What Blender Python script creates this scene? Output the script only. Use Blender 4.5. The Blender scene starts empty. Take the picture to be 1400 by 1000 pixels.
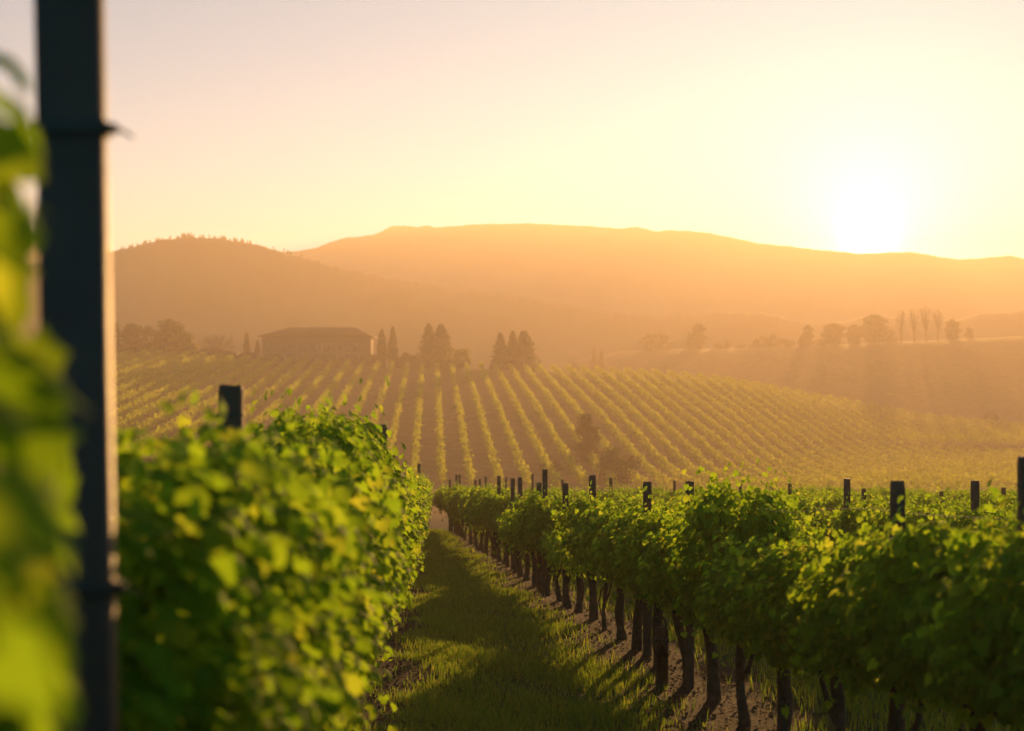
import bpy, math, random
import numpy as np
from mathutils import Vector, Matrix
R = math.radians
rng = np.random.default_rng(7)
random.seed(7)
S = bpy.context.scene
COL = S.collection

# ------------------------------------------------------------------ camera
F = 2000.0            # focal length in pixels of the 1400 px wide photograph
CZ = 1.8              # eye height
cam = bpy.data.cameras.new('camera'); co = bpy.data.objects.new('camera', cam); COL.objects.link(co)
co.location = (0, 0, CZ); co.rotation_euler = (R(90), 0, 0)
cam.sensor_width = 36; cam.lens = 36*F/1400; cam.clip_start = 0.05; cam.clip_end = 5000
cam.dof.use_dof = True; cam.dof.focus_distance = 16.0; cam.dof.aperture_fstop = 2.1
S.camera = co
# ------------------------------------------------------------------ sun, sky, exposure
SUN_PX, SUN_PY = 1188, 225
sv = Vector(((SUN_PX-700)/F, 1, (500-SUN_PY)/F)).normalized()
gv = Vector(((SUN_PX-700)/F, 1, (500-318)/F)).normalized()   # middle of the glow on the sky, low over the ridge
SUN_EL = math.asin(sv.z); SUN_AZ = math.atan2(sv.x, sv.y)
sl = bpy.data.lights.new('sun', 'SUN'); so = bpy.data.objects.new('sun', sl); COL.objects.link(so)
sl.energy = 5.0; sl.angle = R(0.6); sl.color = (1.0, 0.535, 0.18)
so.rotation_euler = (-sv).to_track_quat('-Z', 'Y').to_euler(); so.location = (60, 250, 60)
W = bpy.data.worlds.new('World'); S.world = W; W.use_nodes = True
nt = W.node_tree; nt.nodes.clear()
N = nt.nodes.new; L = nt.links.new
sky = N('ShaderNodeTexSky'); sky.sky_type = 'NISHITA'; sky.sun_disc = False
sky.sun_elevation = SUN_EL; sky.sun_rotation = SUN_AZ
sky.air_density = 0.7; sky.dust_density = 0.1; sky.ozone_density = 2.2; sky.altitude = 100
tc = N('ShaderNodeTexCoord'); dot = N('ShaderNodeVectorMath'); dot.operation = 'DOT_PRODUCT'
nrm = N('ShaderNodeVectorMath'); nrm.operation = 'NORMALIZE'
L(tc.outputs['Generated'], nrm.inputs[0]); L(nrm.outputs[0], dot.inputs[0]); dot.inputs[1].default_value = gv
def glow(power, col):
    mx = N('ShaderNodeMath'); mx.operation = 'MAXIMUM'; mx.inputs[1].default_value = 0; L(dot.outputs['Value'], mx.inputs[0])
    pw = N('ShaderNodeMath'); pw.operation = 'POWER'; pw.inputs[1].default_value = power; L(mx.outputs[0], pw.inputs[0])
    c = N('ShaderNodeVectorMath'); c.operation = 'SCALE'; c.inputs[0].default_value = col; L(pw.outputs[0], c.inputs['Scale'])
    return c
bg = N('ShaderNodeBackground'); bg.inputs['Strength'].default_value = 0.05
tint = N('ShaderNodeVectorMath'); tint.operation = 'MULTIPLY'; L(sky.outputs[0], tint.inputs[0]); tint.inputs[1].default_value = (.12, 1.24, 1.20)
acc = tint.outputs[0]
for p, c in ((12000, (80, 70, 50)), (1000, (7, 6.5, 6)), (300, (2.4, 2.2, 2.0))):
    a = N('ShaderNodeVectorMath'); a.operation = 'ADD'; L(acc, a.inputs[0]); L(glow(p, c).outputs[0], a.inputs[1]); acc = a.outputs[0]
L(acc, bg.inputs['Color'])
wo = N('ShaderNodeOutputWorld'); L(bg.outputs[0], wo.inputs['Surface'])
S.view_settings.view_transform = 'Standard'; S.view_settings.look = 'None'
S.view_settings.exposure = 1.22; S.view_settings.gamma = 1.0
cy = S.cycles
cy.max_bounces = 8; cy.diffuse_bounces = 5; cy.glossy_bounces = 2; cy.transmission_bounces = 4
cy.volume_bounces = 1; cy.transparent_max_bounces = 6; cy.sample_clamp_indirect = 4; cy.sample_clamp_direct = 0
cy.use_denoising = True; cy.use_adaptive_sampling = False
HAZE_DENSITY = 0.0010; HAZE_COLOR = (1.0, 0.80, 0.60); HAZE_G = 0.41

# ------------------------------------------------------------------ helpers
def tag(o, label=None, cat=None, group=None, kind=None):
    if label: o['label'] = label
    if cat: o['category'] = cat
    if group: o['group'] = group
    if kind: o['kind'] = kind
    return o
def empty(name, loc, rz=0):
    o = bpy.data.objects.new(name, None); COL.objects.link(o); o.location = loc; o.rotation_euler = (0, 0, rz)
    o.empty_display_size = .3
    return o
def np_mesh(name, V, faces, mat, smooth=False):
    """faces: (n,k) int array (all faces the same size) or a list of such arrays"""
    if not isinstance(faces, list): faces = [faces]
    faces = [np.asarray(f, dtype=np.int32) for f in faces if len(f)]
    me = bpy.data.meshes.new(name)
    V = np.asarray(V, dtype=np.float32)
    me.vertices.add(len(V)); me.vertices.foreach_set('co', V.ravel())
    loops = np.concatenate([f.ravel() for f in faces]); tot = np.concatenate([np.full(len(f), f.shape[1]) for f in faces])
    st = np.concatenate([[0], np.cumsum(tot)[:-1]])
    me.loops.add(len(loops)); me.loops.foreach_set('vertex_index', loops.astype(np.int32))
    me.polygons.add(len(tot)); me.polygons.foreach_set('loop_start', st.astype(np.int32)); me.polygons.foreach_set('loop_total', tot.astype(np.int32))
    if smooth: me.polygons.foreach_set('use_smooth', np.ones(len(tot), dtype=bool))
    me.materials.append(mat); me.update(); me.validate()
    return me
def link(name, me, parent=None, loc=None):
    o = bpy.data.objects.new(name, me); COL.objects.link(o)
    if parent: o.parent = parent
    if loc is not None: o.location = loc
    return o
class MB:
    """collects boxes, tubes and polygons into one mesh"""
    def __init__(s): s.v = []; s.f = {}
    def add(s, V, faces):
        o = len(s.v); s.v.extend([tuple(map(float, p)) for p in V])
        for f in faces: s.f.setdefault(len(f), []).append([i+o for i in f])
    def box(s, x0, x1, y0, y1, z0, z1):
        V = [(x, y, z) for z in (z0, z1) for y in (y0, y1) for x in (x0, x1)]
        s.add(V, [(0,2,3,1),(4,5,7,6),(0,1,5,4),(2,6,7,3),(0,4,6,2),(1,3,7,5)])
    def tube(s, pts, radii, n=7, jit=0., cap=True):
        pts = [Vector(p) for p in pts]; V = []
        ref = Vector((0.31, 0.95, 0.05))
        for i, p in enumerate(pts):
            t = (pts[min(i+1, len(pts)-1)] - pts[max(i-1, 0)]).normalized()
            a = t.cross(ref)
            if a.length < .2: a = t.cross(Vector((1, 0, 0.1)))
            a.normalize(); b = t.cross(a)
            for k in range(n):
                th = 2*math.pi*k/n; r = radii[i]*(1+random.uniform(-jit, jit))
                V.append(p + a*math.cos(th)*r + b*math.sin(th)*r)
        Fs = [(i*n+k, i*n+(k+1) % n, (i+1)*n+(k+1) % n, (i+1)*n+k) for i in range(len(pts)-1) for k in range(n)]
        if cap: Fs += [tuple(range(n))[::-1], tuple((len(pts)-1)*n+k for k in range(n))]
        s.add(V, Fs)
    def mesh(s, name, mat, smooth=False):
        return np_mesh(name, s.v, list(s.f.values()), mat, smooth)
    def build(s, name, mat, parent=None, smooth=False, loc=None):
        return link(name, s.mesh(name, mat, smooth), parent, loc)

# ------------------------------------------------------------------ materials
def newmat(name):
    m = bpy.data.materials.new(name); m.use_nodes = True; m.node_tree.nodes.clear(); return m, m.node_tree
def noise(t, scale, detail=4, coord='Object', rough=.55):
    c = t.nodes.new('ShaderNodeTexCoord'); n = t.nodes.new('ShaderNodeTexNoise')
    n.inputs['Scale'].default_value = scale; n.inputs['Detail'].default_value = detail; n.inputs['Roughness'].default_value = rough
    t.links.new(c.outputs[coord], n.inputs['Vector']); return n
def ramp(t, src, stops):
    r = t.nodes.new('ShaderNodeValToRGB'); e = r.color_ramp.elements
    while len(e) < len(stops): e.new(.5)
    for i, (p, c) in enumerate(stops): e[i].position = p; e[i].color = (*c, 1)
    t.links.new(src, r.inputs[0]); return r
def rough_mat(name, stops, scale=6, rough=.85, bump=.3, bscale=30, spec=.3, coord='Object'):
    m, t = newmat(name); r = ramp(t, noise(t, scale, 5, coord).outputs[0], stops)
    b = t.nodes.new('ShaderNodeBsdfPrincipled'); o = t.nodes.new('ShaderNodeOutputMaterial')
    b.inputs['Roughness'].default_value = rough; b.inputs['Specular IOR Level'].default_value = spec
    t.links.new(r.outputs[0], b.inputs['Base Color'])
    bp = t.nodes.new('ShaderNodeBump'); bp.inputs['Strength'].default_value = bump; bp.inputs['Distance'].default_value = .02
    t.links.new(noise(t, bscale, 4, coord).outputs[0], bp.inputs['Height']); t.links.new(bp.outputs[0], b.inputs['Normal'])
    t.links.new(b.outputs[0], o.inputs[0]); return m
def leaf_mat(name, stops, tstops, trans=.5, rough=.7, spec=.06):
    m, t = newmat(name); g = t.nodes.new('ShaderNodeNewGeometry')
    r = ramp(t, g.outputs['Random Per Island'], stops); r2 = ramp(t, g.outputs['Random Per Island'], tstops)
    b = t.nodes.new('ShaderNodeBsdfPrincipled'); tr = t.nodes.new('ShaderNodeBsdfTranslucent'); mx = t.nodes.new('ShaderNodeMixShader')
    b.inputs['Roughness'].default_value = rough; b.inputs['Specular IOR Level'].default_value = spec
    t.links.new(r.outputs[0], b.inputs['Base Color']); t.links.new(r2.outputs[0], tr.inputs['Color'])
    mx.inputs[0].default_value = trans; t.links.new(b.outputs[0], mx.inputs[1]); t.links.new(tr.outputs[0], mx.inputs[2])
    o = t.nodes.new('ShaderNodeOutputMaterial'); t.links.new(mx.outputs[0], o.inputs[0]); return m
M = {}
M['leaf'] = leaf_mat('vine_leaf', [(0, (.10, .18, .012)), (.5, (.16, .26, .016)), (.85, (.23, .31, .02)), (1, (.32, .36, .03))],
                     [(0, (.28, .48, .015)), (.5, (.42, .66, .02)), (.85, (.5, .68, .03)), (1, (.7, .75, .05))], trans=.6)
M['hill_leaf'] = leaf_mat('hillside_leaf', [(0, (.06, .10, .008)), (1, (.11, .15, .012))], [(0, (.40, .46, .010)), (1, (.60, .60, .015))], trans=.6)
M['tree_leaf'] = leaf_mat('tree_leaf', [(0, (.03, .045, .012)), (1, (.055, .07, .02))], [(0, (.08, .10, .02)), (1, (.14, .15, .03))], trans=.3)
M['tree_leaf_pale'] = leaf_mat('pale_tree_leaf', [(0, (.07, .08, .015)), (1, (.11, .11, .02))], [(0, (.25, .24, .03)), (1, (.36, .3, .05))], trans=.45)
M['grass'] = leaf_mat('grass_blade', [(0, (.04, .09, .010)), (.6, (.07, .12, .014)), (1, (.15, .15, .04))], [(0, (.2, .36, .02)), (.6, (.32, .45, .03)), (1, (.5, .48, .08))], trans=.5, rough=.6)
M['bark'] = rough_mat('vine_bark', [(.3, (.035, .022, .014)), (.6, (.08, .052, .032)), (.8, (.13, .09, .06))], 14, .9, .8, 45)
M['twig'] = rough_mat('twig', [(.3, (.06, .045, .02)), (.7, (.11, .08, .035))], 20)
M['post'] = rough_mat('weathered_post_wood', [(.3, (.07, .036, .022)), (.6, (.12, .065, .04)), (.8, (.18, .105, .066))], 9, .8, .6, 60)
M['tallpost'] = rough_mat('dark_steel_post', [(.3, (.07, .032, .020)), (.7, (.11, .055, .036))], 5, .55, .25, 80, .4)
M['wire'] = rough_mat('galvanised_wire', [(.3, (.04, .035, .03)), (.7, (.08, .07, .065))], 5, .7, .1, 80, .2)
M['litter'] = rough_mat('leaf_litter', [(.3, (.035, .024, .015)), (.7, (.10, .07, .04))], 3, .9, .1, 10)
M['stone'] = rough_mat('house_stone', [(.3, (.10, .07, .055)), (.7, (.15, .11, .08))], .8, .9, .5, 4)
M['roof'] = rough_mat('roof_tiles', [(.3, (.03, .016, .012)), (.7, (.05, .028, .02))], 1.5, .85, .5, 6)
M['frame'] = rough_mat('window_frame_paint', [(.3, (.17, .13, .10)), (.7, (.22, .17, .13))], 3, .6, .1, 10)
M['glass'] = rough_mat('dark_window_glass', [(.3, (.05, .05, .055)), (.7, (.07, .07, .075))], 2, .15, 0, 10, .6)
M['door'] = rough_mat('dark_door_paint', [(.3, (.06, .04, .03)), (.7, (.09, .06, .04))], 3, .6, .1, 10)
M['mountain'] = rough_mat('mountain_scrub', [(.3, (.05, .05, .03)), (.5, (.10, .085, .05)), (.75, (.16, .13, .08))], .03, .95, .3, .2)

# ground: soil with grassy strips (a vertex mask says where grass grows)
m, t = newmat('ground_soil_and_grass')
soil = ramp(t, noise(t, 3.5, 8, rough=.7).outputs[0], [(.3, (.018, .012, .008)), (.5, (.036, .024, .016)), (.72, (.075, .05, .033))])
gr = ramp(t, noise(t, 2.2, 6).outputs[0], [(.3, (.028, .05, .010)), (.55, (.045, .07, .014)), (.8, (.08, .09, .025))])
at = t.nodes.new('ShaderNodeAttribute'); at.attribute_name = 'grassy'
ad = t.nodes.new('ShaderNodeMath'); ad.operation = 'MULTIPLY_ADD'; ad.inputs[1].default_value = .5; ad.inputs[2].default_value = -.25
t.links.new(noise(t, 5, 6).outputs[0], ad.inputs[0])
sm = t.nodes.new('ShaderNodeMath'); sm.operation = 'ADD'; sm.use_clamp = True
t.links.new(at.outputs['Fac'], sm.inputs[0]); t.links.new(ad.outputs[0], sm.inputs[1])
mx = t.nodes.new('ShaderNodeMix'); mx.data_type = 'RGBA'
far = ramp(t, noise(t, .6, 6).outputs[0], [(.3, (.17, .08, .025)), (.55, (.26, .12, .04)), (.8, (.34, .18, .06))])  # far soil and fields coloured lighter and warmer to make up for missing sunlight
af = t.nodes.new('ShaderNodeAttribute'); af.attribute_name = 'sun_tone'
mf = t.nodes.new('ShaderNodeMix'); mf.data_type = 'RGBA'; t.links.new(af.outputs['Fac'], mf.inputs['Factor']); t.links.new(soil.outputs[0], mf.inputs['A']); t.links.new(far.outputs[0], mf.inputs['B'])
t.links.new(sm.outputs[0], mx.inputs['Factor']); t.links.new(mf.outputs['Result'], mx.inputs['A']); t.links.new(gr.outputs[0], mx.inputs['B'])
b = t.nodes.new('ShaderNodeBsdfPrincipled'); b.inputs['Roughness'].default_value = .95; b.inputs['Specular IOR Level'].default_value = .1
t.links.new(mx.outputs['Result'], b.inputs['Base Color'])
bp = t.nodes.new('ShaderNodeBump'); bp.inputs['Strength'].default_value = .8; bp.inputs['Distance'].default_value = .05
t.links.new(noise(t, 9, 8, rough=.7).outputs[0], bp.inputs['Height']); t.links.new(bp.outputs[0], b.inputs['Normal'])
o = t.nodes.new('ShaderNodeOutputMaterial'); t.links.new(b.outputs[0], o.inputs[0]); M['ground'] = m

# ------------------------------------------------------------------ terrain
def sstep(a, b, x): q = np.clip((x-a)/(b-a), 0, 1); return q*q*(3-2*q)
def smax(a, b, k): h = np.clip(.5+.5*(a-b)/k, 0, 1); return b*(1-h)+a*h+k*h*(1-h)
CREST_D = 300.0; HILL2_D = 470.0
C1 = np.array([(-400, 478), (0, 484), (160, 487), (260, 490), (350, 497), (450, 501), (520, 503), (700, 506), (850, 511), (1000, 526), (1130, 550), (1250, 572), (1400, 588), (1900, 600)], float)
C2 = np.array([(-400, 520), (500, 515), (700, 507), (760, 499), (800, 489), (850, 480), (930, 477), (1060, 475), (1150, 472), (1250, 466), (1400, 460), (1900, 452)], float)
SLOPE = 0.0775; HS = 0.082
def vnoise(x, y):
    return (np.sin(x*.071+1.3)*np.cos(y*.053+.4)+.5*np.sin(x*.17+y*.11)+.3*np.cos(x*.31-y*.23+2))/1.8
def gz(x, y):
    x = np.asarray(x, float); y = np.asarray(y, float)
    yy = np.maximum(y, 1.0)
    near = -SLOPE*y
    px = 700+F*x/np.maximum(yy, 100)
    c1 = CZ+(500-np.interp(px, C1[:, 0], C1[:, 1]))/F*CREST_D
    hill = np.where(y < CREST_D, c1-HS*(CREST_D-y), c1-(y-CREST_D)**2*.0010)
    c2 = CZ+(500-np.interp(px, C2[:, 0], C2[:, 1]))/F*HILL2_D
    up = sstep(335, HILL2_D, y)
    h2 = np.where(y < HILL2_D, -12+(c2+12)*up, c2-(y-HILL2_D)**2*.0007)
    h2 = np.where(y > 250, h2, -60)
    z = smax(near, -13.5+0*near, 3.0)
    z = smax(z, hill, 2.5)
    z = smax(z, np.maximum(h2, -40), 1.5)
    amp = sstep(60, 250, y)*.25
    z = z+vnoise(x, y)*amp
    # small unevenness near the camera
    z = z+(np.sin(x*2.1+y*.7)*.012+np.sin(x*.9-y*1.7+1)*.015+np.sin(y*.45)*.02)*(1-sstep(50, 120, y))
    return np.maximum(z, -30)
def gz1(x, y): return float(gz(x, y))
END = 52.0
def xL(y): return -0.66-0.051*y
def xR(y, k=1): return 2.79-0.0972*y+3.0*(k-1)
def axis(lo, hi, fine, growth):
    a = [0.]; s = fine
    while a[-1] < hi: a.append(a[-1]+s); s *= growth
    b = [0.]; s = fine
    while b[-1] < -lo: b.append(b[-1]+s); s *= growth
    return np.array([-q for q in b[:0:-1]]+a)
ys = np.concatenate([-axis(0, 40, .3, 1.06)[:0:-1], np.arange(0, 54, .16), 54+axis(0, 560, .3, 1.012)])
xs = np.concatenate([-3.0-axis(0, 420, .15, 1.03)[:0:-1], np.arange(-3.0, 6, .1), 6+axis(0, 420, .15, 1.03)])
X, Y = np.meshgrid(xs, ys); Z = gz(X, Y)
def grassy(x, y):
    t0 = (x-xL(y))/(xR(y)-xL(y))
    wob = .05*np.sin(y*1.3)+.04*np.sin(y*3.1+1)+.03*np.sin(y*7.7+x*3)
    a = sstep(.10, .24, t0+wob)*(1-sstep(.62, .90, t0+wob))
    t1 = np.mod((x-xR(y))/3.0, 1.0); a1 = sstep(.12, .25, t1+wob)*(1-sstep(.72, .86, t1+wob))
    tl = np.mod((x-xL(y))/3.0, 1.0); a2 = sstep(.15, .3, tl+wob)*(1-sstep(.7, .85, tl+wob))
    g = np.where(x > xR(y), a1, np.where(x < xL(y), a2, a))
    return g*(1-sstep(END-3, END+1, y)*1.0)*.9
ny, nx = X.shape
idx = np.arange(ny*nx).reshape(ny, nx)
quads = np.stack([idx[:-1, :-1], idx[:-1, 1:], idx[1:, 1:], idx[1:, :-1]], -1).reshape(-1, 4)
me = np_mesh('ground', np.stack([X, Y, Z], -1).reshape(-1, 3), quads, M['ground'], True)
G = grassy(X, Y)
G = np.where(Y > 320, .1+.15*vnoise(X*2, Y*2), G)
me.attributes.new('sun_tone', 'FLOAT', 'POINT').data.foreach_set('value', sstep(54, 90, Y).ravel().astype(np.float32))  # mask for the ground colour that is brightened in place of light
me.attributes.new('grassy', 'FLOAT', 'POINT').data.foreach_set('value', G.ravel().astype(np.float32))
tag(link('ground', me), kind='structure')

def ridge(name, D, front, back, pts, base, seed, rough_amp):
    pts = np.array(pts, float); r = np.random.default_rng(seed)
    px = np.linspace(-700, 2100, 1401); vv = np.linspace(0, 1, 61)
    py = np.interp(px, pts[:, 0], pts[:, 1])
    k = np.exp(-np.linspace(-2.5, 2.5, 9)**2); k /= k.sum(); py2 = np.convolve(np.pad(py, 4, mode='edge'), k, 'valid')
    zr = CZ+(500-py2)/F*D
    fine = 0*px
    for f, am in ((.09, .35), (.23, .3), (.51, .22), (.93, .16)): fine = fine+np.sin(px*f+r.uniform(0, 6))*am*rough_amp
    P, Vv = np.meshgrid((px-700)/F, vv)
    half = .72
    d = np.where(Vv < half, D-front*(1-Vv/half), D+back*(Vv-half)/(1-half))
    s = np.where(Vv < half, np.sin(np.clip(Vv/half, 0, 1)*math.pi/2)**1.25, np.cos(np.clip((Vv-half)/(1-half), 0, 1)*math.pi/2))
    z = base+(zr[None, :]-base)*s+fine[None, :]*s**14
    g = sum(np.sin(P*F*a+Vv*b+r.uniform(0, 6))*c for a, b, c in ((.02, 5, 1), (.05, -9, .6), (.11, 14, .35)))
    z = z+g*rough_amp*3*np.clip(s*(1-s)*4, 0, 1)
    V = np.stack([P*d, d, z], -1).reshape(-1, 3)
    n, mm = P.shape; ii = np.arange(n*mm).reshape(n, mm)
    q = np.stack([ii[:-1, :-1], ii[:-1, 1:], ii[1:, 1:], ii[1:, :-1]], -1).reshape(-1, 4)
    tag(link(name, np_mesh(name, V, q, M['mountain'], True)), kind='structure')
ridge('hills', 600, 100, 80, [(-700, 420), (-200, 380), (60, 360), (100, 352), (150, 346), (180, 338), (215, 330), (255, 325), (310, 328), (345, 334), (385, 345), (430, 357), (480, 369), (540, 381), (600, 391), (660, 399), (700, 404), (770, 417), (830, 427), (900, 430), (960, 427), (1040, 428), (1090, 439), (1115, 443), (1150, 441), (1195, 431), (1225, 436), (1310, 438), (1340, 430), (1400, 426), (1700, 430), (2100, 440)], -28, 3, .5)
ridge('mountains', 1100, 170, 140, [(-700, 400), (0, 330), (100, 333), (140, 339), (160, 348), (260, 368), (350, 362), (390, 346), (430, 340), (470, 326), (510, 322), (525, 316), (535, 310), (550, 309), (570, 311), (583, 309), (595, 312), (640, 308), (710, 306), (770, 308), (850, 313), (872, 311), (895, 317), (915, 315), (970, 319), (1030, 332), (1100, 340), (1170, 347), (1250, 345), (1290, 353), (1310, 355), (1350, 353), (1380, 350), (1395, 352), (1410, 360), (1600, 370), (2100, 400)], -28, 5, .5)

# ------------------------------------------------------------------ leaves
ang = np.radians([-90, -55, -28, 2, 30, 58, 90, 122, 150, 178, 208, 235]); rad = np.array([.18, .46, .42, .52, .38, .50, .62, .50, .38, .52, .42, .46])
LEAF = np.concatenate([[[0, 0, .10]], np.stack([np.cos(ang)*rad, np.sin(ang)*rad+.0, -.08*np.ones(12)+.07*np.sin(ang*3)], -1)])
LEAF_F = np.array([(0, 1+i, 1+(i+1) % 12) for i in range(12)])
ang6 = np.radians([-90, -30, 30, 90, 150, 210]); 
SLEAF = np.stack([np.cos(ang6)*[.2, .48, .5, .6, .5, .48], np.sin(ang6)*[.3, .5, .5, 1, .5, .5]*.6, [.0, -.05, .05, -.06, .05, -.05]], -1)
SLEAF_F = np.array([(0, 1, 2, 3), (0, 3, 4, 5)])
def norm(a): return a/np.maximum(np.linalg.norm(a, axis=-1, keepdims=True), 1e-6)
def scatter(C, Nn, T, s, base=LEAF, bf=LEAF_F):
    """leaves at centres C facing Nn with tips towards T, sizes s"""
    Nn = norm(Nn); T = norm(T-(T*Nn).sum(-1, keepdims=True)*Nn); A = np.cross(T, Nn)
    s = np.asarray(s)[:, None, None]
    V = C[:, None, :]+s*(base[None, :, 0:1]*A[:, None, :]+base[None, :, 1:2]*T[:, None, :]+base[None, :, 2:3]*Nn[:, None, :])
    Fc = bf[None]+(np.arange(len(C))*len(base))[:, None, None]
    return V.reshape(-1, 3), Fc.reshape(-1, bf.shape[1])
def foliage(seed, H, half, n_shoots, fill, zb=.62, length=1.2, droop=.55, size=(.05, .085), up_over=1.07, clip=None):
    r = np.random.default_rng(seed); C = []; Nn = []; T = []
    stems = []
    for i in range(n_shoots):
        side = r.choice([-1, 1]); y0 = r.uniform(-.5, .5)*length
        top = H*r.uniform(.80, 1.0) if r.random() < .8 else H*r.uniform(1.0, up_over)
        out = half*r.uniform(.35, 1.15); dr = r.uniform(0, droop)*(top-zb) if r.random() < .75 else 0
        p = np.array([r.normal(0, .05), y0, zb+.12]); nodes = []
        up = np.linspace(0, 1, 9)
        dy = r.normal(0, .10)
        for q in up: nodes.append([p[0]+side*out*.75*q**1.4, y0+dy*q, p[2]+(top-p[2])*q])
        nd = int(dr/.1)
        for k in range(nd): nodes.append([side*(out*.75+.06*min(k+1, 3)), y0+dy+r.normal(0, .02), top-.09*(k+1)])
        nodes = np.array(nodes); stems.append(nodes)
        for rep in range(4):
            off = r.normal(0, .05, nodes.shape); C.append(nodes+off)
            n = np.stack([side*r.uniform(.3, 1.2, len(nodes)), r.normal(0, .5, len(nodes)), r.uniform(-.1, .9, len(nodes))], -1)
            Nn.append(n); T.append(np.stack([side*.4*np.ones(len(nodes)), r.normal(0, .5, len(nodes)), -1+0*n[:, 0]], -1))
    # outer lumpy curtain
    m_ = fill; yy = r.uniform(-.52, .52, m_)*length; zz = zb+(H-zb)*r.beta(1.15, 1.0, m_)
    sd = r.choice([-1., 1.], m_)
    ph = r.uniform(0, 6, 6)
    lump = .20*np.sin(yy*9+ph[0]+sd)+.09*np.sin(zz*9+ph[1]+yy*7*sd)+.18*np.sin(yy*23+zz*15+ph[2])*np.sin(yy*14-zz*21+ph[4])+.05*np.sin(yy*47+ph[5])*np.sin(zz*41)
    prof = np.sin(np.clip((zz-zb)/(H-zb), 0.03, 1)*math.pi*.93+.12)**.45
    hump = np.cos(np.clip(yy/length, -.5, .5)*math.pi*1.1)
    xx = sd*(half*(.50+.52*hump+lump*1.5))*prof*(1-.5*(r.random(m_) < .25)*r.random(m_))
    zz = zz-(1-hump)*.20*(zz-zb)/(H-zb)+.04*np.sin(yy*7+ph[3])
    C.append(np.stack([xx, yy, zz], -1)+r.normal(0, .02, (m_, 3)))
    tz = np.clip((zz-zb)/(H-zb), 0, 1)
    Nn.append(np.stack([sd*(1.1-tz*.6), r.normal(0, .45, m_), .15+tz*.9+r.normal(0, .3, m_)], -1))
    T.append(np.stack([sd*.3, r.normal(0, .5, m_), -np.ones(m_)], -1))
    # ragged skirt and stray tips
    k = 36; C.append(np.stack([r.normal(0, half*.6, k), r.uniform(-.5, .5, k)*length, zb+r.uniform(-.10, .1, k)], -1))
    Nn.append(r.normal(0, 1, (k, 3))); T.append(np.tile([0, 0, -1.], (k, 1))+r.normal(0, .3, (k, 3)))
    C = np.concatenate(C); Nn = np.concatenate(Nn)+r.normal(0, .25, (len(C), 3)); T = np.concatenate(T)
    if clip is not None:
        kp = clip(C); C, Nn, T = C[kp], Nn[kp], T[kp]
    s = r.uniform(*size, len(C))*np.where(C[:, 2] > H*.97, .7, 1)
    V, Fc = scatter(C, Nn, T, s)
    return np_mesh('foliage', V, Fc, M['leaf'], False), stems
def trunk_mesh(seed, H, kind):
    random.seed(seed); mb = MB()
    r0 = {'thick': .052, 'medium': .037, 'thin': .025}[kind]
    pts = []; rad_ = []
    a, b_ = random.uniform(0, 6), random.uniform(0, 6)
    n = 9; top = .72
    for i in range(n):
        q = i/(n-1); pts.append((math.sin(a+q*4)*.035*(1 if kind != 'thick' else .7), math.sin(b_+q*3)*.045, -.06+q*(top+.06)))
        rad_.append(r0*(1.35-.55*min(q*3, 1)+.25*q+.10*math.sin(q*11+a)))
    mb.tube(pts, rad_, 9, .14)
    e = Vector(pts[-1])
    for sgn in (-1, 1):     # cordon arms along the wire
        arm = [e-Vector((0, 0, .05))]; st = random.uniform(.0, .1)
        for j in range(1, 6): arm.append(e+Vector((random.uniform(-.02, .02), sgn*j*.115, .04+.02*math.sin(j+a)+.015*j)))
        mb.tube(arm, [r0*.75, r0*.6, r0*.5, r0*.45, r0*.38, r0*.3], 7, .15)
        for j in range(2, 6, 1):
            p = arm[j]; mb.tube([p, p+Vector((random.uniform(-.06, .06), random.uniform(-.05, .05), .22)), p+Vector((random.uniform(-.14, .14), random.uniform(-.1, .1), .5))], [.008, .006, .004], 4, 0)
    if kind != 'thick':     # forked side arm
        q = Vector(pts[4]); sx = random.choice((-1, 1))
        mb.tube([q, q+Vector((sx*.04, .10, .12)), q+Vector((sx*.05, .2, .26)), q+Vector((sx*.03, .3, .40))], [r0*.55, r0*.5, r0*.42, r0*.35], 6, .12)
    if random.random() < .6:   # hanging sucker
        q = Vector(pts[6]); sy = random.choice((-1, 1))
        mb.tube([q, q+Vector((.05, sy*.09, -.06)), q+Vector((.07, sy*.14, -.22)), q+Vector((.04, sy*.12, -.38))], [.014, .012, .010, .006], 5, .1)
    random.seed(seed+1)
    return mb.mesh('trunk', M['bark'], True)
LEFT_F = [foliage(100+i, 2.02, .31, 30, 3400, zb=.60, size=(.045, .08), up_over=1.03)[0] for i in range(7)]
RIGHT_F = [foliage(200+i, 1.50, .43, 26, 3000, zb=.76, droop=.6, size=(.045, .08))[0] for i in range(8)]
LOW_F = [foliage(300+i, 1.08, .24, 8, 260, zb=.62, size=(.05, .08))[0] for i in range(2)]  # crowns lowered and thinned only so sun passes the row
BUSHY_F = foliage(400, 1.78, .36, 44, 2400, zb=.72, length=.75, size=(.05, .08))[0]
def edge_clip(C):   # this vine is pruned back on the lane side
    d = 1.32+C[:, 1]; X = xL(1.32)+C[:, 0]; z = gz1(xL(1.32), 1.32)+C[:, 2]*1.1; px = 700+F*X/d; py = 500-(z-CZ)/d*F
    return px < np.where(py < 330, 28, np.where(py < 480, 20, np.where(py < 560, 55, 85)))
EDGE_F = foliage(500, 2.02, .34, 40, 2600, zb=.55, length=1.0, size=(.055, .09), clip=edge_clip)[0]
TR = {'thick': [trunk_mesh(10+i, 1, 'thick') for i in range(3)], 'medium': [trunk_mesh(20+i, 1, 'medium') for i in range(4)], 'thin': [trunk_mesh(30+i, 1, 'thin') for i in range(3)]}

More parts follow.
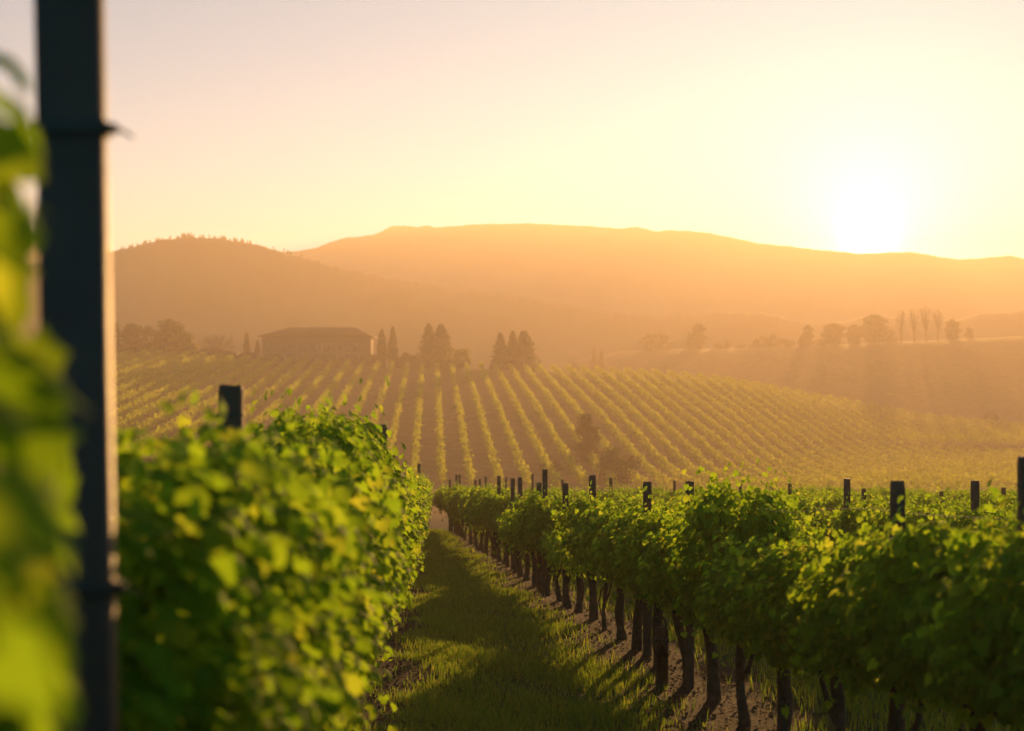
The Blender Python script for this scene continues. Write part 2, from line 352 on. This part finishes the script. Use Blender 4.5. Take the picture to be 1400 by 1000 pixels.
def ordinal(n):
    return ('%d%s' % (n, 'th' if 10 <= n % 100 <= 20 else {1: 'st', 2: 'nd', 3: 'rd'}.get(n % 10, 'th')))
proto = empty('grapevine', (0, 0, -500)); pf = link('foliage', LEFT_F[0], proto); pt = link('trunk', TR['medium'][0], proto)
first = [True]
def vine(x, y, rz, fol, tr, sc, label, group, sc_xy=1.0):
    if first[0]: o, f_, t_ = proto, pf, pt; first[0] = False
    else:
        o = proto.copy(); COL.objects.link(o); f_ = pf.copy(); COL.objects.link(f_); t_ = pt.copy(); COL.objects.link(t_)
        f_.parent = o; t_.parent = o
    f_.data = fol; t_.data = tr
    o.location = (x, y, gz1(x, y)-.01); o.rotation_euler = (0, 0, rz)
    f_.scale = (sc_xy, 1, sc)
    tag(o, label, 'grapevine', group); return o
TK = {'thick': 'thick straight trunk', 'medium': 'gnarled trunk', 'thin': 'thin forked trunk'}
# left row beside the camera
y = 1.32; i = 0; r = np.random.default_rng(5)
while y < END:
    k = r.choice(['medium', 'thin', 'medium', 'thick']); sc = r.uniform(.94, 1.06)
    if y < 2: sc = 1.12
    elif y < 7: sc = r.uniform(.92, .98)
    elif y < 10: sc = r.uniform(1.06, 1.14)
    elif y < 14: sc = r.uniform(.96, 1.0)
    if y > 14: sc *= .885
    i += 1
    if y < 3.2: lab = {1: 'very blurred grapevine cut by the left edge, in front of the tall dark post', 2: 'out of focus grapevine right behind the tall dark post, glowing yellow'}.get(i)
    elif y < 30: lab = ordinal(i)+' tall leafy grapevine from the camera in the row left of the grass lane'
    else: lab = 'small distant grapevine near the far end of the row left of the lane'
    vx = xL(y)
    vine(vx, y, 0 if y < 3 else math.atan(.051)+(math.pi if r.random() < .5 else 0), EDGE_F if y < 3 else LEFT_F[i % 7], TR[k][i % 3], sc, lab, 'grapevines in the row left of the lane')
    y = 3.25 if i == 1 else y+1.08*r.uniform(.93, 1.07)
# first row right of the lane
KIND = {}
y = 3.4; i = 0; gaps = [(18.2, 22.6), (26.0, 30.2), (36.2, 40.2), (44.2, 48.5)]  # gaps: stretches of lowered vines, shaped to throw sun bands on the lane
while y < END:
    i += 1
    k = r.choice(['medium', 'thin', 'medium', 'thick', 'thick']); sc = r.uniform(.93, 1.07) if not 8.3 < y < 15 else r.uniform(.95, 1.02)
    if y < 7.2: sc = r.uniform(1.05, 1.12)
    gap = any(a <= y <= b for a, b in gaps)
    fol = LOW_F[i % 2] if gap else RIGHT_F[i % 8]
    bushy = 10.3 < y < 11.4
    if bushy: fol = BUSHY_F if not any(o.name.startswith('grapevine') and o.get('label', '').startswith('tallest') for o in COL.objects) else fol
    bushy = fol is BUSHY_F
    if bushy: sc = 1.0
    if y < 28:
        lab = ordinal(i)+(' grapevine from the camera right of the lane, with '+TK[k])
        if gap: lab = ordinal(i)+' grapevine right of the lane, crown made low and thin to let sun onto the grass'
        if bushy: lab = 'tallest bushiest grapevine, its crown standing above the row right of the lane'
    else: lab = 'small distant grapevine near the far end of the row right of the lane' if not gap else 'distant grapevine right of the lane, made low and thin to let sun through'
    vine(xR(y), y, math.atan(.0972)+(math.pi if r.random() < .5 else 0), fol, TR[k][i % 3], sc, lab, 'grapevines in the row right of the lane')
    y += 1.10*r.uniform(.94, 1.06)
WORDS = {2: 'second', 3: 'third', 4: 'fourth', 5: 'fifth', 6: 'sixth'}
for k in range(2, 7):
    y = (2.79+3*(k-1))/.47
    while y < END:
        kk = r.choice(['medium', 'thin', 'thick'])
        vine(xR(y, k), y, math.atan(.0972)+(math.pi if r.random() < .5 else 0), RIGHT_F[r.integers(8)], TR[kk][r.integers(3)], r.uniform(.88, 1.03),
             'grapevine of the %s row right of the lane, only its leafy top showing' % WORDS[k], 'grapevines in the %s row right of the lane' % WORDS[k])
        y += 1.12*r.uniform(.94, 1.06)

# ------------------------------------------------------------------ posts and wires
def post_mesh(w, dd, h, seed):
    random.seed(seed); mb = MB(); n = 12; V = []
    hs = [-.2, .3, h*.5, h-.03, h]
    for j, z in enumerate(hs):
        for k in range(n):
            th = 2*math.pi*(k+.5)/n; e = .38
            cx = math.copysign(abs(math.cos(th))**e, math.cos(th)); cyy = math.copysign(abs(math.sin(th))**e, math.sin(th))
            s_ = .90 if j == 4 else 1; V.append((cx*w/2*s_, cyy*dd/2*s_, z+(random.uniform(-.006, .006) if j >= 3 else 0)))
    Fs = [(j*n+k, j*n+(k+1) % n, (j+1)*n+(k+1) % n, (j+1)*n+k) for j in range(len(hs)-1) for k in range(n)] + [tuple((len(hs)-1)*n+k for k in range(n))]
    mb.add(V, Fs); return mb.mesh('post', M['post'], False)
def staples(mb, w, dd, hs):
    for h in hs: mb.box(-w/2-.002, w/2+.002, -dd/2-.002, dd/2+.002, h-.003, h+.003)
def post(x, y, top, w, label, group, rz=0, lean=(0, 0)):
    g = gz1(x, y); h = top-g
    o = empty('trellis_post', (x, y, g), rz); o.rotation_euler = (lean[0], lean[1], rz)
    link('post', post_mesh(w, w*.9, h, int(y*100)), o)
    mb = MB(); staples(mb, w, w*.9, [h-.12, h*.55]); mb.build('wire_clip', M['wire'], o)
    tag(o, label, 'post', group); return o
def zpix(py, d): return CZ+(500-py)/F*d
# (pixel x, pixel y of its top, width px, row)
def ydep(px, line): # depth where a row crosses pixel column px
    lo, hi = 1.0, 400.0
    for _ in range(60):
        mid = (lo+hi)/2; p = 700+F*line(mid)/mid
        if (p < 598) == (px < 598 and True) and ((px < 598 and p < px) or (px >= 598 and p > px)): lo = mid
        elif px < 598: hi = mid
        else: hi = mid
    return (lo+hi)/2
# the tall dark post beside the camera
d0 = 2.42; g0 = gz1(-.71, d0)
tp = empty('tall_post', (-.682, d0, g0)); tp.rotation_euler = (0, R(-1.1), 0)
mb = MB(); w = .053; dp = .022
V = []
prof = [(-w, -dp), (w-.006, -dp), (w, -dp+.006), (w, dp-.004), (w-.004, dp), (-w, dp)]
for z in (-.2, 1.1, 2.75): V += [(a, b, z) for a, b in prof]
mb.add(V, [(j*6+k, j*6+(k+1) % 6, (j+1)*6+(k+1) % 6, (j+1)*6+k) for j in range(2) for k in range(6)]+[tuple(12+k for k in range(6))])
mb.build('post', M['tallpost'], tp)
for h in (1.59, 2.35):
    mb = MB(); mb.box(-w-.005, w+.005, -dp-.005, dp+.005, h-.012, h+.012); mb.box(w+.005, w+.020, -.008, .008, h-.008, h+.008)
    mb.tube([(w+.018, 0, h), (w+.032, .004, h-.006), (w+.045, .01, h-.014)], [.004, .003, .002], 5); mb.build('wire_clamp', M['wire'], tp)
tag(tp, 'tall dark blurred steel post close to the camera, its right edge lit', 'post')

lp = [(6.1, 527, .098, 'thick dark post rising high out of the near left row'), (16.6, 603, .09, 'short post just left of the second tall post in the left row'),
      (20.5, 581, .115, 'second tall post standing out of the left row'), (27, 616, .12, 'short post just right of the second tall post in the left row'),
      (38, 634, .10, 'small far post near the end of the left row')]
px_l = [316, 511, 524, 537, 573]
for (dd_, py, w_, lab), px in zip(lp, px_l):
    dd_ = {316: 6.0, 511: 15.6, 524: 20.2, 537: 26.5, 573: 40}[px]
    post((px-700)/F*dd_, dd_, zpix(py, dd_), w_, lab, 'posts of the left row')
rp = [(1404, 625, 'post at the right edge of the picture, tallest of the right row'), (1227, 658, 'broad post rising from the near right row with a sagging wire'),
      (943, 658, 'dark post in the right row, left of the bushiest vine'), (885, 659, 'short dark post in the right row midway along'),
      (810, 650, 'tall post in the right row above the middle vines'), (773, 661, 'small dark post of the right row left of a taller one'),
      (745, 642, 'tallest thin post far along the right row'), (737, 660, 'low post just left of the tallest thin post'), (711, 653, 'thin post far along the right row, evenly spaced'),
      (701, 654, 'thin post beside its like far along the right row'), (682, 651, 'upright thin post near the far end of the right row')]
def yR(px, k=1): return (2.79+3*(k-1))/((px-700)/F+.0972)
for px, py, lab in rp:
    d_ = yR(px)
    if px < 715: d_ = min(d_, 46)
    post((px-700)/F*d_, d_, zpix(py, d_), .072 if px > 900 else .085, lab, 'posts of the right row')
# posts of the rows behind
bp_ = [(1333, 658, 2), (1181, 668, 3), (1158, 655, 2), (1080, 661, 3), (1287, 672, 4), (1372, 667, 4), (835, 654, 2), (769, 656, 2), (922, 657, 3), (1012, 662, 3),
       (728, 648, 2), (692, 653, 2), (664, 652, 2), (656, 655, 2), (650, 656, 3), (628, 649, 1), (624, 649, 2), (615, 656, 2)]
for q, (px, py, k) in enumerate(bp_):
    d_ = min(yR(px, k), 50-q*.15)
    post((px-700)/F*d_, d_, zpix(py, d_), .075, ('thin post top behind the right row, %s' % ['near the right edge', 'right of centre', 'over the bushy part', 'in the middle', 'towards the far end'][0 if px > 1250 else 1 if px > 1100 else 2 if px > 900 else 3 if px > 700 else 4]) if px not in (1333, 835, 1158) else {1333: 'thin post left of the right edge behind the near row', 835: 'thin post behind the right row just right of a taller one', 1158: 'tallest post top behind the near right row, left of the broad post'}[px], 'posts of rows behind the right row')
# leaning grape stake at the foot of the right row
sx = (905-700)/F*12.9
o = empty('vineyard_stake', (sx, 12.9, gz1(sx, 12.9))); link('post', post_mesh(.11, .06, .52, 77), o); mb = MB(); mb.box(-.06, .06, -.035, .035, .40, .43); mb.build('band', M['wire'], o)
tag(o, 'short broad wooden stake standing between trunks under the right row', 'stake')
def wire(fn, y0, y1, h, label):
    pts = []; n = 60
    for j in range(n+1):
        y = y0+(y1-y0)*j/n; x = fn(y); pts.append((x, y, gz1(x, y)+h-.02*math.sin(j*.9)**2))
    mb = MB(); mb.tube(pts, [.0016]*len(pts), 5); tag(mb.build('trellis_wire', M['wire']), label, 'wire', 'trellis wires')
wire(xL, 6.0, END, 1.86, 'top trellis wire strung along the left row')
wire(xL, 2.42, END, .78, 'low fruiting wire carrying the left row')
wire(lambda y: xR(y), 5.8, END, 1.64, 'top trellis wire strung along the right row')
wire(lambda y: xR(y), 4, END, .76, 'low fruiting wire carrying the right row')

# ------------------------------------------------------------------ grass and litter
def blades(n, fx, ylo, yhi, hmin, hmax, wd):
    y = ylo*(yhi/ylo)**rng.random(n); x = fx(y, rng.random(n))
    keep = rng.random(n) < (grassy(x, y)+.04)*(.65+.5*np.sin(x*2.3+y*1.1)*np.sin(y*.9-x)); x, y = x[keep], y[keep]; n = len(x)
    z = gz(x, y); h = rng.uniform(hmin, hmax, n)*(.7+.5*np.sin(x*3+y*1.7)**2); w = wd*(1+y/14); a = rng.uniform(0, 2*math.pi, n)
    dx, dy = np.cos(a), np.sin(a); l = rng.uniform(.1, .6, n)*h; b = rng.uniform(0, 6.28, n); lx, ly = np.cos(b)*l, np.sin(b)*l
    V = np.stack([np.stack([x-dx*w, y-dy*w, z-.01], -1), np.stack([x+dx*w, y+dy*w, z-.01], -1),
                  np.stack([x+dx*w*.7+lx*.4, y+dy*w*.7+ly*.4, z+h*.6], -1), np.stack([x-dx*w*.7+lx*.4, y-dy*w*.7+ly*.4, z+h*.6], -1),
                  np.stack([x+lx, y+ly, z+h], -1)], 1).reshape(-1, 3)
    o = (np.arange(n)*5)[:, None]
    return V, o+np.array([[0, 1, 2, 3]]), o+np.array([[3, 2, 4]])
Vs = []; q4 = []; t3 = []; off = 0
for args in ((190000, lambda y, u: xL(y)+(xR(y)-xL(y))*(.03+.9*u), 7.5, 52, .035, .10, .0022), (130000, lambda y, u: xR(y)+.2+u*5.8, 7, 52, .05, .15, .003)):
    V, a4, a3 = blades(*args); Vs.append(V); q4.append(a4+off); t3.append(a3+off); off += len(V)
tag(link('grass', np_mesh('grass', np.concatenate(Vs), [np.concatenate(q4), np.concatenate(t3)], M['grass'])), 'short green grass growing down the lane and between the vine rows', 'grass', kind='stuff')
n = 26000; y = 7*(50/7)**rng.random(n); side = rng.random(n)
x = np.where(side < .45, xL(y)+rng.uniform(-.1, .9, n), np.where(side < .8, xR(y)+rng.uniform(-1.3, .5, n), xR(y)+rng.uniform(0, 6, n)))
V, Fc = scatter(np.stack([x, y, gz(x, y)+.012], -1), np.stack([rng.normal(0, .5, n), rng.normal(0, .5, n), np.ones(n)], -1), rng.normal(0, 1, (n, 3)), rng.uniform(.012, .045, n), SLEAF, SLEAF_F)
tag(link('leaf_litter', np_mesh('leaf_litter', V, Fc, M['litter'])), 'dried fallen leaves and clods scattered on bare soil under the rows', 'leaf litter', kind='stuff')

# ------------------------------------------------------------------ vineyard on the hillside
Cs = []
for k in range(-40, 48):
    n = int(150*38); d = 152+(CREST_D+4-152)*rng.random(n)
    x = -.055*d+1.1+3*k+rng.normal(0, .22, n); kp = np.abs(x/d) < .42; x, d = x[kp], d[kp]
    # gaps between single vines give the rows a beaded look
    bead = .5+.5*np.cos(d/1.3*2*math.pi+k); kp = rng.random(len(x)) < .55+.45*bead; x, d = x[kp], d[kp]
    if len(x): Cs.append(np.stack([x, d, gz(x, d)+.15+1.35*rng.random(len(x))**.8], -1))
C = np.concatenate(Cs); n = len(C)
V, Fc = scatter(C, rng.normal(0, 1, (n, 3))+[0, -.2, .5], rng.normal(0, 1, (n, 3)), rng.uniform(.20, .36, n), SLEAF, SLEAF_F)
tag(link('hillside_vineyard', np_mesh('hillside_vineyard', V, Fc, M['hill_leaf'])), 'long parallel rows of vines running up the far hillside to the house', 'vineyard', 'grapevines on the hillside', kind='stuff')

# ------------------------------------------------------------------ trees
def crown(kind, w, h, r, n):
    """leaf centres of a crown of width w and height h, standing on z = 0"""
    P = []
    if kind in ('cypress', 'poplar'):
        t_ = r.random(n)**.8; rr = w/2*(np.clip(np.sin(np.clip(t_*.9+.1, 0, 1)*math.pi)**.6*(1.15-t_*.55), .04, 1) if kind == 'cypress' else np.clip(np.sin(np.clip(t_*.93+.05, 0, 1)*math.pi)**.42, .05, 1)*(1+.2*np.sin(t_*17)))
        a = r.uniform(0, 2*math.pi, n); q = r.random(n)**.35*(1+.18*np.sin(a*3+t_*19)); P = np.stack([np.cos(a)*rr*q, np.sin(a)*rr*q, h*(.03+.97*t_)], -1)
    elif kind == 'conifer':
        t_ = r.random(n)**1.25; tier = .72+.38*np.abs(np.sin(t_*22+r.uniform(0, 6)))
        a = r.uniform(0, 2*math.pi, n); fins = 1+.28*np.sin(a*5+t_*9); q = r.random(n)**.5
        rr = w/2*(1-t_)**.75*tier*fins+.05*w; P = np.stack([np.cos(a)*rr*q, np.sin(a)*rr*q, h*(.06+.94*t_)-q*rr*.15], -1)
    else:
        m_ = 26 if kind == 'round' else 16; lobes = []
        for j in range(m_):
            a = r.uniform(0, 2*math.pi); zt = r.uniform(.06, .86); e = math.sqrt(max(0, 1-((zt-.42)/.5)**2))
            q = r.uniform(.2, .8)*e; lobes.append((math.cos(a)*q*w/2, math.sin(a)*q*w/2, zt*h, r.uniform(.13, .24)*min(w, h*1.2)))
        per = n//m_
        for lx, ly, lz, lr in lobes:
            dv = norm(r.normal(0, 1, (per, 3)))*(r.random((per, 1))**.4)*lr; P.append(dv*[1, 1, .85]+[lx, ly, lz])
        P = np.concatenate(P); P[:, 2] = np.clip(P[:, 2], .02*h, None)
    return P
def tree(px, top, wpx, D, kind, label, name=None, mat='tree_leaf', base=None, cat='tree', group='trees along the hilltop', n=4200, leafs=(.3, .55)):
    x = (px-700)/F*D; g = gz1(x, D)-.1; h = zpix(top, D)-g; w = wpx/F*D
    if base is not None: pass
    r = np.random.default_rng(int(px*7+top)); o = empty(name or {'cypress': 'cypress_tree', 'poplar': 'poplar_tree', 'conifer': 'conifer_tree', 'round': 'tree', 'bush': 'bush'}.get(kind, 'tree'), (x, D, g))
    random.seed(int(px)); mb = MB()
    tr = max(.06, min(.35, h*.025))
    mb.tube([(0, 0, -.3), (r.normal(0, .05), 0, h*.3), (r.normal(0, .1), 0, h*.85)], [tr*1.3, tr, tr*.3], 7, .1)
    if kind in ('round', 'bush', 'conifer', 'bare'):
        for j in range(16 if kind == 'bare' else 7):
            a = r.uniform(0, 6.28); z0 = h*r.uniform(.12, .45); l = w*.5*r.uniform(.5, 1)
            z1 = z0+ (h-z0)*r.uniform(.45, .98)*(1 if kind == 'bare' else .7); p1 = Vector((math.cos(a)*l*.5, math.sin(a)*l*.5, z0+(z1-z0)*.55)); p2 = Vector((math.cos(a)*l, math.sin(a)*l, z1))
            mb.tube([(0, 0, z0), p1, p2], [tr*.5, tr*.35, tr*.12], 5, .1)
            if kind == 'bare':
                for _ in range(7):
                    e = p1+(p2-p1)*r.uniform(.1, .9); q = e+Vector((r.normal(0, .5), r.normal(0, .5), r.uniform(.3, 1.2)))*w*.16
                    mb.tube([e, q], [tr*.2, tr*.10], 4, 0)
    mb.build('trunk', M['bark'], o, True)
    if kind == 'bare':   # bundles of fine twigs
        m_ = 2200; a = r.uniform(0, 6.28, m_); q = r.random(m_)**.6; t_ = r.uniform(.12, 1, m_)
        C_ = np.stack([np.cos(a)*w/2*q, np.sin(a)*w/2*q, h*(t_*(1-.25*q**2))], -1)
        base_ = np.array([(-.03, 0, 0), (.03, 0, 0), (0, 1, 0)]); T_ = C_-np.array([0, 0, h*.2])+r.normal(0, w*.08, (m_, 3))
        V, Fc = scatter(C_, r.normal(0, 1, (m_, 3)), T_, r.uniform(.4, 1.1, m_)*w*.13, base_, np.array([(0, 1, 2)]))
        link('crown', np_mesh('crown', V, Fc, M['bark']), o)
    else:
        P = crown(kind, w, h, r, n); m_ = len(P)
        V, Fc = scatter(P, r.normal(0, 1, (m_, 3))+[0, 0, .5], r.normal(0, 1, (m_, 3))+[0, 0, -.3], r.uniform(*leafs, m_)*(1 if D < 400 else 1.35), SLEAF, SLEAF_F)
        link('crown', np_mesh('crown', V, Fc, M[mat]), o)
    tag(o, label, cat, group); return o
g1 = 'trees beside the hilltop house'
T1 = 303
for a in [(159, 441, 9, T1, 'cypress', 'narrow pointed tree just right of the tall dark post'),
          (182, 441, 40, T1+3, 'round', 'round dark tree, leftmost of the hilltop clump'),
          (206, 446, 42, T1+7, 'round', 'lower dark round tree in the middle of the left clump'),
          (230, 438, 52, T1+2, 'round', 'tallest dark tree of the left hilltop clump')]: tree(*a, group=g1)
tree(249, 453, 40, T1, 'round', 'paler looser tree at the right end of the left clump', mat='tree_leaf_pale', group=g1)
tree(296, 460, 48, T1+1, 'bare', 'bare spreading tree in front of the low building', name='bare_tree', group=g1)
for a in [(337, 456, 9, T1+9, 'cypress', 'slim tall cypress left of the house behind the shed'), (352, 467, 7, T1+9, 'cypress', 'smallest slim cypress against the left end of the house'),
          (522, 451, 14, T1+2, 'cypress', 'left one of the two cypresses right of the house'), (537, 448, 13, T1+2, 'cypress', 'right and taller one of the two cypresses by the house')]: tree(*a, group=g1)
for a in [(512, 486, 22, T1+1, 'bush', 'low dark bush at the right corner of the house'), (545, 488, 34, T1+1, 'bush', 'low wide hedge bush under the twin cypresses'), (558, 479, 20, T1+3, 'bush', 'small rounded bush between cypresses and conifers'),
          (568, 488, 28, T1+1, 'bush', 'low bush left of the twin conifers')]: tree(*a, group='bushes on the hilltop', cat='bush', n=1300)
for a in [(586, 443, 34, T1+1, 'conifer', 'left peak of the pair of dense conifers'), (603, 444, 46, T1+4, 'conifer', 'right broad peak of the pair of dense conifers'),
          (684, 456, 26, T1+2, 'conifer', 'left conifer of the group of three'), (701, 453, 24, T1+4, 'conifer', 'middle conifer of the group of three'), (716, 453, 46, T1+2, 'conifer', 'right and broadest conifer of the group of three')]: tree(*a, group=g1, n=3600)
tree(629, 477, 48, T1, 'bush', 'big round yellowish bush right of the conifer pair', mat='tree_leaf_pale', group='bushes on the hilltop', cat='bush', n=2600)
g2 = 'hazy trees on the ridge to the right'
T2 = 464
for a in [(897, 456, 62, T2, 'round', 'broad domed hazy tree, the largest on the right ridge'), (943, 455, 8, T2, 'cypress', 'thin spire tree beside the poplar on the ridge'),
          (955, 443, 19, T2, 'poplar', 'tall narrow hazy poplar right of the domed tree'), (981, 470, 16, T2, 'bush', 'small bush right of the poplar'), (994, 465, 6, T2, 'cypress', 'tiny pointed tree right of the poplar'),
          (1012, 473, 22, T2, 'bush', 'low bush on the ridge left of the wide hazy tree'), (1055, 458, 58, T2, 'round', 'wide low hazy tree in the middle of the right ridge'),
          (1098, 457, 14, T2, 'cypress', 'shorter spiky hazy tree left of a taller spire'), (1105, 445, 13, T2, 'poplar', 'spiky hazy spire left of the round hazy tree'), (1140, 443, 30, T2, 'poplar', 'upright rounded hazy tree under the sun, left one'),
          (1168, 445, 20, T2, 'poplar', 'faint narrow tree between two rounded hazy trees'), (1196, 431, 36, T2, 'poplar', 'tall rounded hazy tree directly under the sun'),
          (1302, 438, 18, T2, 'poplar', 'faint tree right of the bare poplars'), (1325, 447, 12, T2, 'bush', 'faint small tree at the right end of the ridge line')]: tree(*a, group=g2, n=2200)
for a in [(1030, 468, 34, T2, 'bush', 'low hedge left of the wide hazy tree on the ridge'), (1082, 466, 26, T2, 'bush', 'low bush between the wide hazy tree and the spires'), (1121, 462, 26, T2, 'bush', 'low bush between the spire and the rounded hazy tree'), (1216, 452, 30, T2, 'bush', 'low bush between the tree under the sun and the bare poplars')]: tree(*a, group='bushes on the right ridge', cat='bush', n=1500)
for a in [(1232, 424, 16, T2, 'bare', 'leftmost bare poplar of the faint ridge row'), (1250, 421, 18, T2, 'bare', 'second bare poplar of the faint ridge row'), (1266, 419, 20, T2, 'bare', 'tallest bare poplar of the faint ridge row'),
          (1282, 423, 18, T2, 'bare', 'rightmost bare poplar of the faint ridge row')]: tree(*a, group=g2, name='bare_tree')
for a in [(785, 488, 18, 410, 'bare', 'low bare thicket in the dip right of the three conifers'), (812, 476, 8, 410, 'cypress', 'left of two tiny slim trees in the dip'), (822, 481, 8, 410, 'cypress', 'right of two tiny slim trees in the dip')]: tree(*a, group='small trees in the dip', n=900)
for a in [(806, 556, 44, 176, 'round', 'hazy dark tree standing among the hillside rows'), (843, 612, 74, 160, 'round', 'broad hazy tree at the foot of the hill behind the right row')]: tree(*a, group='trees at the foot of the hill', n=5000, leafs=(.15, .3))
tree(1355, 564, 20, 330, 'bush', 'small hazy bush alone in the pale field at right', cat='bush', group='bushes at the foot of the hill')
tree(752, 630, 50, 168, 'bush', 'low hazy thicket at the foot of the hill behind the right row', cat='bush', group='bushes at the foot of the hill', leafs=(.15, .3))

# scattered trees along the top of the nearer hill
Cw = []; rw = np.random.default_rng(9)
hp = np.array([(100, 352), (150, 346), (180, 338), (215, 330), (255, 325), (310, 328), (345, 334), (385, 345), (430, 357)], float)
for px in np.concatenate([rw.uniform(165, 345, 60), rw.normal(257, 9, 14), rw.uniform(345, 430, 8)]):
    hh = rw.uniform(.8, 2.0)*(1.3 if 245 < px < 270 else 1); w_ = hh*rw.uniform(.3, .5); zt = CZ+(500-np.interp(px, hp[:, 0], hp[:, 1]))/F*600-.5; xx = (px-700)/F*600
    q = rw.random((40, 3)); a = q[:, 0]*6.28; tt = q[:, 1]; Cw.append(np.stack([xx+np.cos(a)*w_*(1-tt)*q[:, 2], 600+np.sin(a)*w_*(1-tt)*q[:, 2], zt+tt*hh+.2], -1))
Cw = np.concatenate(Cw); nw = len(Cw)
V, Fc = scatter(Cw, rw.normal(0, 1, (nw, 3)), rw.normal(0, 1, (nw, 3)), rw.uniform(.35, .6, nw), SLEAF, SLEAF_F)
tag(link('woodland', np_mesh('woodland', V, Fc, M['tree_leaf'])), 'tiny far trees dotted along the top of the left hill', 'woodland', kind='stuff')

# ------------------------------------------------------------------ house and outbuildings
HD = 303.0
def hx(px): return (px-700)/F*HD
def hip_roof(mb, x0, x1, y0, y1, z, zr, rx0, rx1, t_=.18):
    ym = (y0+y1)/2
    V = [(x0, y0, z), (x1, y0, z), (x1, y1, z), (x0, y1, z), (rx0, ym, zr), (rx1, ym, zr)]
    V += [(a, b, c-t_) for a, b, c in V[:4]]
    mb.add(V, [(0, 1, 5, 4), (1, 2, 5), (2, 3, 4, 5), (3, 0, 4), (6, 9, 8, 7), (0, 6, 7, 1), (1, 7, 8, 2), (2, 8, 9, 3), (3, 9, 6, 0)])
gzh = min(gz1(hx(360), HD), gz1(hx(505), HD))-.3
hs = empty('farmhouse', (hx(431), HD, gzh)); ox = hx(431)
zE = zpix(460, HD)-gzh; zR = zpix(447, HD)-gzh; x0, x1 = hx(358)-ox, hx(504)-ox
mb = MB(); mb.box(x0, x1, 0, 10, -.5, zE-.05); mb.build('wall', M['stone'], hs)
mb = MB(); hip_roof(mb, hx(353)-ox, hx(509)-ox, -.8, 10.8, zE, zR, hx(391)-ox, hx(481)-ox); rf = mb.build('roof', M['roof'], hs)
mb = MB(); mb.box(-.4, .4, 4.5, 5.2, zR-.6, zR+.25); mb.build('chimney', M['stone'], rf) if False else None
mb = MB(); mb.box(hx(506.3)-ox, hx(507.3)-ox, -.3, -.05, -.5, zE-.2); mb.build('porch_post', M['stone'], hs)
mb = MB(); mb.box(x0-.04, x1+.04, -.08, -.003, 3.1, 3.25); mb.build('string_course', M['frame'], hs)
def window(cx, z0, w_, h_):
    f_ = MB(); t_ = .11
    f_.box(cx-w_/2-t_, cx-w_/2, -.07, -.002, z0, z0+h_); f_.box(cx+w_/2, cx+w_/2+t_, -.07, -.002, z0, z0+h_)
    f_.box(cx-w_/2-t_, cx+w_/2+t_, -.07, -.002, z0+h_, z0+h_+t_); f_.box(cx-w_/2-t_-.05, cx+w_/2+t_+.05, -.11, -.002, z0-t_, z0); f_.box(cx-.03, cx+.03, -.06, -.022, z0, z0+h_)
    wn = f_.build('window', M['frame'], hs); g_ = MB(); g_.box(cx-w_/2, cx+w_/2, -.02, -.004, z0, z0+h_); g_.build('pane', M['glass'], wn)
for px in (387, 393.5, 406, 426, 438, 450, 465, 485): window(hx(px)-ox, 3.75, .75, 1.15)
for px in (388, 402, 428, 438): window(hx(px)-ox, 1.4, .85, 1.15)
for px in (453, 463.5, 475, 487):
    cx = hx(px)-ox; mb = MB(); mb.box(cx-.5, cx+.5, -.03, -.004, -.4, 2.5); dr = mb.build('door', M['door'], hs)
    mb = MB(); mb.box(cx-.66, cx-.5, -.09, -.003, -.4, 2.5); mb.box(cx+.5, cx+.66, -.09, -.003, -.4, 2.5); mb.box(cx-.66, cx+.66, -.09, -.003, 2.5, 2.66); mb.build('door_frame', M['frame'], dr)
tag(hs, 'wide two storey farmhouse with a low hipped roof on the hilltop', 'house')
def gable(name, pxa, pxb, eave, rdg, label, D):
    xa, xb = (pxa-700)/F*D, (pxb-700)/F*D; c = (xa+xb)/2; g = gz1(c, D)-.3; o = empty(name, (c, D, g)); h = (xb-xa)/2; ze = zpix(eave, D)-g; zr = zpix(rdg, D)-g
    mb = MB(); mb.box(-h+.2, h-.2, 0, 5, -.4, ze-.04); mb.build('wall', M['stone'], o)
    mb = MB(); mb.add([(-h, -.3, ze), (h, -.3, ze), (h, 5.3, ze), (-h, 5.3, ze), (-h*.2, -.3, zr), (-h*.2, 5.3, zr), (-h, -.3, ze-.15), (h, -.3, ze-.15), (h, 5.3, ze-.15), (-h, 5.3, ze-.15)],
           [(0, 1, 4), (1, 2, 5, 4), (2, 3, 5), (3, 0, 4, 5), (0, 6, 7, 1), (1, 7, 8, 2), (2, 8, 9, 3), (3, 9, 6, 0), (6, 9, 8, 7)]); mb.build('roof', M['roof'], o)
    mb = MB(); mb.box(-.5, .5, -.04, -.003, -.3, min(1.9, ze-.3)); mb.build('door', M['door'], o)
    tag(o, label, 'building')
gable('shed', 322, 357, 487, 479.5, 'small pale gabled shed at the left end of the farmhouse', 308)
gable('low_building', 263, 322, 482, 474.5, 'long low roofed building behind the bare tree', 309)

# ------------------------------------------------------------------ haze
m, t = newmat('haze_air'); v = t.nodes.new('ShaderNodeVolumePrincipled')
v.inputs['Color'].default_value = (*HAZE_COLOR, 1); v.inputs['Density'].default_value = HAZE_DENSITY; v.inputs['Anisotropy'].default_value = HAZE_G
o = t.nodes.new('ShaderNodeOutputMaterial'); t.links.new(v.outputs[0], o.inputs['Volume'])
mb = MB(); mb.box(-980, 980, -60, 1280, -32, 112); hz = mb.build('haze', m); tag(hz, 'thin golden evening haze filling the valley', 'haze', kind='stuff')
